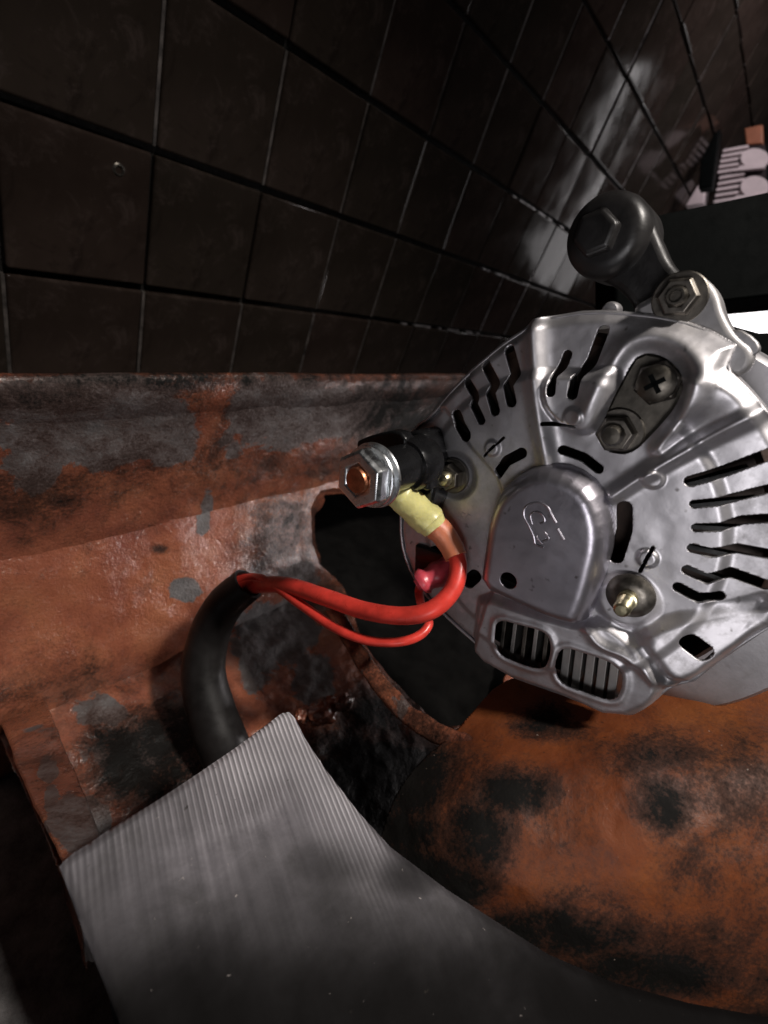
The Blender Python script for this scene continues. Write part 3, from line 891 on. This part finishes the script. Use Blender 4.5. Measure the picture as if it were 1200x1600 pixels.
    # cross-head screw on a hexagon flange
    c, r, o = hexnut('hex_screw', 1030, 598, -.003, 34, .0042, M['dull_steel'], rot=.35, washer=0)
    hd = obj('screw_head', *lathe(c + An * .0028, An, [(r * .86, 0), (r * .80, .0026), (r * .60, .0036), (r * .01, .0039)], 40, frame=fr), M['grey_plate'], ALT)
    for ang in (.55, .55 + math.pi / 2):
        d = math.cos(ang) * Eu + math.sin(ang) * Ev; s = np.cross(An, d)
        obj('cross_slot', *box(c + An * .0064, d * r * .44, s * r * .10, An * .0006), M['black_paint'], hd, smooth=False)
    # nut and stud below it
    c, r, o = hexnut('nut', 966, 676, -.0030, 29, .0050, M['dull_steel'], rot=.1, washer=1.3)
    obj('stud', *lathe(c, An, [(r * .55, .003), (r * .55, .0072), (r * .42, .0086), (r * .01, .0089)], 32, frame=fr), M['grey_plate'], ALT)
    # nut near the terminal
    c, r, o = hexnut('nut', 707, 744, -.002, 22, .0050, M['dull_steel'], rot=.5, washer=1.25)
    obj('stud', *lathe(c, An, [(r * .55, .003), (r * .55, .0065), (r * .4, .0078), (r * .01, .008)], 32, frame=fr), M['brass_steel'], ALT)
    # through bolt with domed washer at lower right
    c = AP(A(985, 930, .002), .002); r = rad_px(985, 930, 36, .002)
    obj('domed_washer', *lathe(c, An, [(r, 0), (r * .98, .0008), (r * .75, .0022), (r * .5, .0028), (r * .01, .0028)], 48, frame=fr), M['dull_steel'], ALT)
    th = [(r * .40, .0026), (r * .40, .0050)]
    for k in range(6): th += [(r * .31, .0052 + k * .0011), (r * .345, .00575 + k * .0011)]
    th += [(r * .30, .0120), (r * .22, .0125), (r * .01, .0126)]
    obj('through_bolt', *lathe(c, An, th, 32, frame=fr), M['brass_steel'], ALT, sharp=25)
    # mounting ear on top with its bolt
    ear = smooth_poly(AA([(1000, 505), (985, 480), (1020, 462), (1040, 440), (1070, 425), (1100, 430), (1122, 455), (1130, 490), (1150, 525), (1185, 550), (1160, 600), (1000, 560)], -.006), 2)
    fix(obj('mounting_ear', *prism(AP(ear, -.006), An, .016), M['alu_cast'], ALT, bevel=.0022))
    c, r, o = hexnut('ear_nut', 1062, 466, -.0055, 30, .0050, M['dull_steel'], rot=.0, washer=1.3)
    obj('stud', *lathe(c, An, [(r * .5, .003), (r * .5, .0062), (r * .4, .0075), (r * .3, .0075), (r * .28, .0055), (r * .01, .0055)], 32, frame=fr), M['grey_plate'], ALT)
    lug = smooth_poly(AA([(1118, 528), (1150, 510), (1180, 528), (1190, 548), (1170, 560), (1130, 548)], -.004), 1)
    fix(obj('cast_lug', *prism(AP(lug, -.007), An, .012), M['alu_cast'], ALT, bevel=.001))
    for x, y, rr in ((948, 484, 14), (1012, 486, 20)):
        cc = AP(A(x, y, -.004), -.004); obj('cast_knob', *lathe(cc, An, [(rad_px(x, y, rr), -.008), (rad_px(x, y, rr), -.004), (rad_px(x, y, rr) * .8, -.003), (.0001, -.0028)], 24, frame=fr), M['alu_cast'], ALT)
    # output terminal: insulator block, collar, stud
    ins = smooth_poly(AA([(632, 676), (672, 668), (682, 690), (690, 735), (690, 772), (672, 812), (640, 800), (622, 760)], .004), 1)
    fix(obj('terminal_insulator', *prism(AP(ins, .0095), An, .013), M['black_plastic'], ALT, bevel=.0015))
    b0 = AP(A(659, 720, .009), .009)
    obj('insulator_collar', *lathe(b0, An, [(.0102, 0), (.0102, .009), (.0094, .011), (.0082, .0112), (.0082, .0282), (.003, .0284)], 40, frame=fr), M['black_plastic'], ALT, sharp=30)
    guard = smooth_poly(AA([(552, 692), (585, 678), (625, 670), (640, 690), (625, 722), (580, 714)], .020), 1)
    fix(obj('insulator_guard', *prism(AP(guard, .021), An, .006), M['black_plastic'], ALT, bevel=.001))
    fix(obj('insulator_rib', *box(AP(A(672, 738, .012), .012), Eu * .0022, Ev * .0062, An * .004), M['black_plastic'], ALT, bevel=.0012))
    return b0, fr


B0, FR = alternator()


def terminal():
    # everything on the stud, along the alternator's axis
    r = .0084
    obj('terminal_stud', *lathe(B0, An, [(.0047, .01), (.0046, .0376), (.0041, .0386), (.0020, .0387), (.0001, .0387)], 32, frame=FR), M['copper'], ALT, sharp=30)
    obj('flat_washer', *lathe(B0, An, [(.0050, .0285), (.0112, .0285), (.0114, .0290), (.0112, .0296), (.0050, .0296)], 48, frame=FR), M['zinc'], ALT, sharp=30)
    obj('spring_washer', *lathe(B0, An, [(.0050, .0311), (.0106, .0311), (.0108, .0316), (.0106, .0321), (.0050, .0321)], 48, frame=FR), M['zinc'], ALT, sharp=30)
    obj('terminal_nut', *lathe(B0, An, [(.0050, .0322), (.0098, .0322), (.0105, .0328), (.0105, .0362), (.0094, .0377), (.0060, .0377), (.0049, .0366)], sides=6, rot=.42, frame=FR), M['zinc'], ALT, sharp=20, bevel=.0006)


terminal()

# ------------------------------------------------------------------ wires


def path(pts, n=10):
    return catmull(np.array([at(np.array(float(x)), np.array(float(y)), np.array(float(d))) for x, y, d in pts]), n)


def clear_plastic(name, col, rough=.35, trans=.0):
    m, nt, b = mat(name)
    L(nt, ramp(nt, noise(nt, 130, 4), [(.35, tuple(c * .75 for c in col)), (.7, col)]), b.inputs['Base Color'])
    b.inputs['Roughness'].default_value = rough; b.inputs['Subsurface Weight'].default_value = .25
    b.inputs['Subsurface Radius'].default_value = (.004, .003, .001); b.inputs['Subsurface Scale'].default_value = .5
    bump(nt, b, noise(nt, 260, 3), .25, .001)
    return m


def wires():
    yel = clear_plastic('yellow_translucent_sleeve', (.66, .62, .26)); pink = clear_plastic('pink_translucent_sleeve', (.62, .075, .105))
    ora = clear_plastic('frosted_orange_sleeve', (.62, .20, .10), .45)
    P = path([(690, 822, .1905), (704, 848, .1895), (716, 880, .187), (708, 920, .184), (676, 952, .183), (630, 962, .188), (570, 954, .198), (510, 934, .212), (450, 915, .230), (405, 914, .246), (375, 920, .256), (354, 940, .258), (340, 990, .258)], 12)
    t = thing('thick_red_cable', 'thick red cable with yellow crimped ring terminal bolted to the alternator stud', 'cable', P[0])
    rr = np.interp(np.linspace(0, 1, len(P)), [0, .4, .8, 1], [.0035, .0036, .0043, .0044])
    obj('insulation', *tube(P, rr, 24), M['red_wire'], t)
    # ring terminal: tinned ring on the stud, barrel in yellow sleeve, then a frosted heat shrink
    ring = lathe(B0, An, [(.0050, .0297), (.0092, .0297), (.0092, .0310), (.0050, .0310)], 40, frame=FR)
    obj('ring_tongue', *ring, M['zinc'], t, sharp=30)
    S = path([(600, 748, .1775), (611, 758, .1780), (627, 774, .1805), (648, 794, .185), (668, 812, .188), (680, 826, .188)], 8)
    k = np.linspace(0, 1, len(S)); r = np.interp(k, [0, .18, .3, .36, .7, .82, 1], [.0034, .0042, .0048, .0062, .0062, .0068, .0052])
    obj('crimp_sleeve', *tube(S, r, 24, wob=.0012), yel, t)
    S = path([(674, 818, .189), (690, 832, .189), (704, 852, .1885), (712, 870, .187)], 8)
    obj('shrink_tube', *tube(S, np.interp(np.linspace(0, 1, len(S)), [0, .15, 1], [.0042, .0052, .0044]), 24, wob=.0006), ora, t)
    # thin wire to the push-on plug
    P = path([(660, 912, .1990), (655, 922, .2005), (657, 940, .204), (664, 962, .204), (670, 975, .200), (655, 993, .197), (622, 1003, .196), (572, 1000, .200), (522, 980, .207), (472, 946, .220), (420, 909, .238), (392, 903, .250), (368, 910, .255), (350, 935, .258)], 12)
    t = thing('thin_red_wire', 'thin red wire with pink push-on plug curving below the thick red cable', 'wire', P[0])
    obj('insulation', *tube(P, np.interp(np.linspace(0, 1, len(P)), [0, .5, 1], [.0019, .0020, .0026]), 18), M['red_wire'], t)
    S = path([(652, 915, .1975), (664, 907, .1965), (680, 899, .1970), (703, 889, .200)], 8)
    k = np.linspace(0, 1, len(S)); obj('plug', *tube(S, np.interp(k, [0, .12, .2, .32, .45, .55, .7, .85, 1], [.0026, .0030, .0052, .0056, .0045, .0046, .0056, .0050, .0060]), 24, wob=.0012), pink, t)
    # black socket it pushes into
    S = [AP(A(x, y, -.004), -.004) for x, y in ((688, 872), (722, 892))]
    fix(obj('plug_socket', *box(AP(A(690, 880, -.007), -.007), Eu * .011, Ev * .008, An * .0055), M['black_plastic'], ALT, bevel=.0012))
    # black conduit
    P = path([(388, 912, .250), (352, 944, .254), (328, 990, .256), (318, 1050, .255), (330, 1110, .254), (352, 1170, .254), (380, 1240, .260), (410, 1310, .28)], 14)
    k = np.linspace(0, 1, len(P)); r = np.interp(k, [0, .15, .4, .65, 1], [.0092, .0100, .0112, .0128, .0136])
    V, Fc = tube(P, r, 36, cap=False); V2, F2 = tube(P, r - .0015, 36, cap=False)
    V = V + fbm(V * 60)[:, None] * .0008
    n = len(V); ringf = [(k_, n + k_, n + (k_ + 1) % 36, (k_ + 1) % 36) for k_ in range(36)]
    o = obj('conduit', np.vstack([V, V2]), Fc + [tuple(reversed([i + n for i in f])) for f in F2] + ringf, M['black_rubber'], sharp=50)
    tag(o, 'black rubber conduit bent upright with two red wires leaving its open end', 'conduit')


wires()

# ------------------------------------------------------------------ adjusting arm, beam, far things


def arm():
    h = -.008
    c = AP(A(944, 366, h), h); r = rad_px(944, 366, 63, h)
    t = thing('adjusting_bracket', 'black greasy bracket with large round bolt head above the alternator', 'bracket', c)
    b = obj('bushing', *lathe(c, An, [(r, -.022), (r, -.005), (r * .97, -.0022), (r * .90, -.0003), (r * .78, .0010), (r * .60, .0014), (r * .30, .0014)], 64, frame=FR), M['dark_steel'], t, sharp=40)
    obj('bolt_head', *lathe(c - Eu * .0015, An, [(r * .56, 0), (r * .56, .0040), (r * .47, .0052), (r * .01, .0054)], sides=6, rot=.25, frame=FR), M['dark_steel'], t, sharp=25, bevel=.0012)
    pl = smooth_poly(AA([(960, 300), (1010, 322), (1030, 370), (1052, 420), (1090, 440), (1100, 480), (1060, 520), (1000, 500), (975, 455), (920, 430), (900, 370)], -.014), 2)
    fix(obj('link_plate', *prism(AP(pl, -.013), An, .010), M['dark_steel'], t, bevel=.0022))


arm()


def far():
    # dark beam crossing behind the ear
    n = dirw((0, 0, -1))
    q = [at(np.array(x), np.array(y), np.array(d)) for x, y, d in [(960, 352, .30), (1020, 338, .30), (1330, 270, .27), (1330, 448, .27), (1125, 468, .30), (960, 500, .31)]]
    o = fix(obj('steel_beam', *prism(q, n, .03), M['black_paint'], bevel=.003)); tag(o, 'flat black steel beam crossing behind the alternator bracket', 'beam')
    # black part under the bright gap
    q = [at(np.array(x), np.array(y), np.array(d)) for x, y, d in [(1120, 498, .24), (1190, 518, .23), (1340, 512, .22), (1340, 640, .22), (1120, 620, .24)]]
    o = fix(obj('pulley_guard', *prism(q, n, .02), M['black_paint'], bevel=.003)); tag(o, 'black guard edge under the bright gap at the alternator', 'guard')
    # bright opening far behind
    m, nt, b = mat('daylight_opening'); b.inputs['Base Color'].default_value = (.8, .8, .8, 1)
    b.inputs['Emission Color'].default_value = (1, .96, .97, 1); b.inputs['Emission Strength'].default_value = 2.2
    q = [at(np.array(x), np.array(y), np.array(1.25)) for x, y in [(1090, 440), (1300, 420), (1300, 560), (1090, 560)]]
    o = fix(obj('window_opening', *prism(q, n, .01), m, smooth=False)); tag(o, 'blazing white bright opening below the black beam', 'window', kind='structure')
    # stacked plastic crates beyond the end of the wall
    X1 = 1.55; O = np.array([X1, 0, 0]); nx = np.array([-1., 0, 0])

    def G(pts): return np.array([on_plane(np.array(float(x)), np.array(float(y)), O, nx) for x, y in pts])
    wm = simple('white_crate_plastic', (.74, .62, .64), .45, 0, .5, nscale=20, nvar=.15, bstr=0)
    om = simple('orange_crate_plastic', (.36, .13, .07), .5, 0, .5, nscale=20, nvar=.25, bstr=0)
    dk = simple('crate_interior', (.03, .022, .024), .7, 0, .2, bstr=0)
    for (x0, y0, x1, y1, lab) in [(1118, 226, 1196, 268, 'upper white slatted plastic crate in the distance under the orange box'), (1112, 268, 1196, 314, 'lower white slatted plastic crate in the distance just above the black beam')]:
        q = G([(x0 + 14, y0 + 6), (x1, y0), (x1, y1), (x0, y1 + 6)])
        t = thing('slatted_crate', lab, 'crate', q.mean(0) * np.array([1, 1, 0]) + np.array([0, 0, q[:, 2].min()]), 'white crates stacked beyond the wall')
        fix(obj('interior', *prism(q, nx, .05), dk, t, smooth=False))
        for k in range(5):
            yy = y0 + 4 + k * (y1 - y0 - 4) / 4.6
            s = G([(x0 + 13 - k * 2, yy + 6), (x0 + 52, yy - 1), (x0 + 52, yy + 3), (x0 + 12 - k * 2, yy + 10)]) + nx * .012
            fix(obj('slat', *prism(s, nx, .01), wm, t, smooth=False))
        c = [(x1 - 16 + 22 * math.cos(a), (y0 + y1) / 2 + 4 + (y1 - y0) * .36 * math.sin(a)) for a in np.linspace(0, 2 * math.pi, 20, endpoint=False)]
        fix(obj('end_panel', *prism(G(c) + nx * .018, nx, .014), wm, t, smooth=False))
        s = G([(x0 + 40, y1 - 5), (x1, y1 - 9), (x1, y1 - 2), (x0 + 30, y1 + 3)]) + nx * .02
        fix(obj('rim', *prism(s, nx, .014), wm, t, smooth=False))
    q = G([(1163, 200), (1192, 194), (1192, 224), (1166, 226)])
    o = fix(obj('orange_box', *prism(q, nx, .06), om, bevel=.003)); tag(o, 'orange brown box on top of the distant white crates', 'box')
    q = G([(1090, 289), (1104, 286), (1100, 318), (1070, 322)])
    o = fix(obj('white_box', *prism(q, nx, .05), wm, bevel=.003)); tag(o, 'small pale box left of the dark post in the distance', 'box')
    q = G([(1127, 245), (1136, 238), (1124, 320), (1104, 322), (1108, 280)]) - nx * -.05
    o = fix(obj('dark_post', *prism(q + nx * .10, nx, .04), M['black_paint'], bevel=.003)); tag(o, 'dark upright post between the pale box and the slatted crates', 'post')
    l = bpy.data.lights.new('crate_fill', 'AREA'); l.size = .2; l.energy = 3; l.color = (1, .93, .95)  # unseen lamp added to brighten the distant crates
    lo = bpy.data.objects.new('crate_fill', l); COL.objects.link(lo); lo.location = (1.05, .1, H + .75)
    lo.rotation_euler = Vector((X1 - 1.05, .15, -.5)).to_track_quat('-Z', 'Y').to_euler()


far()
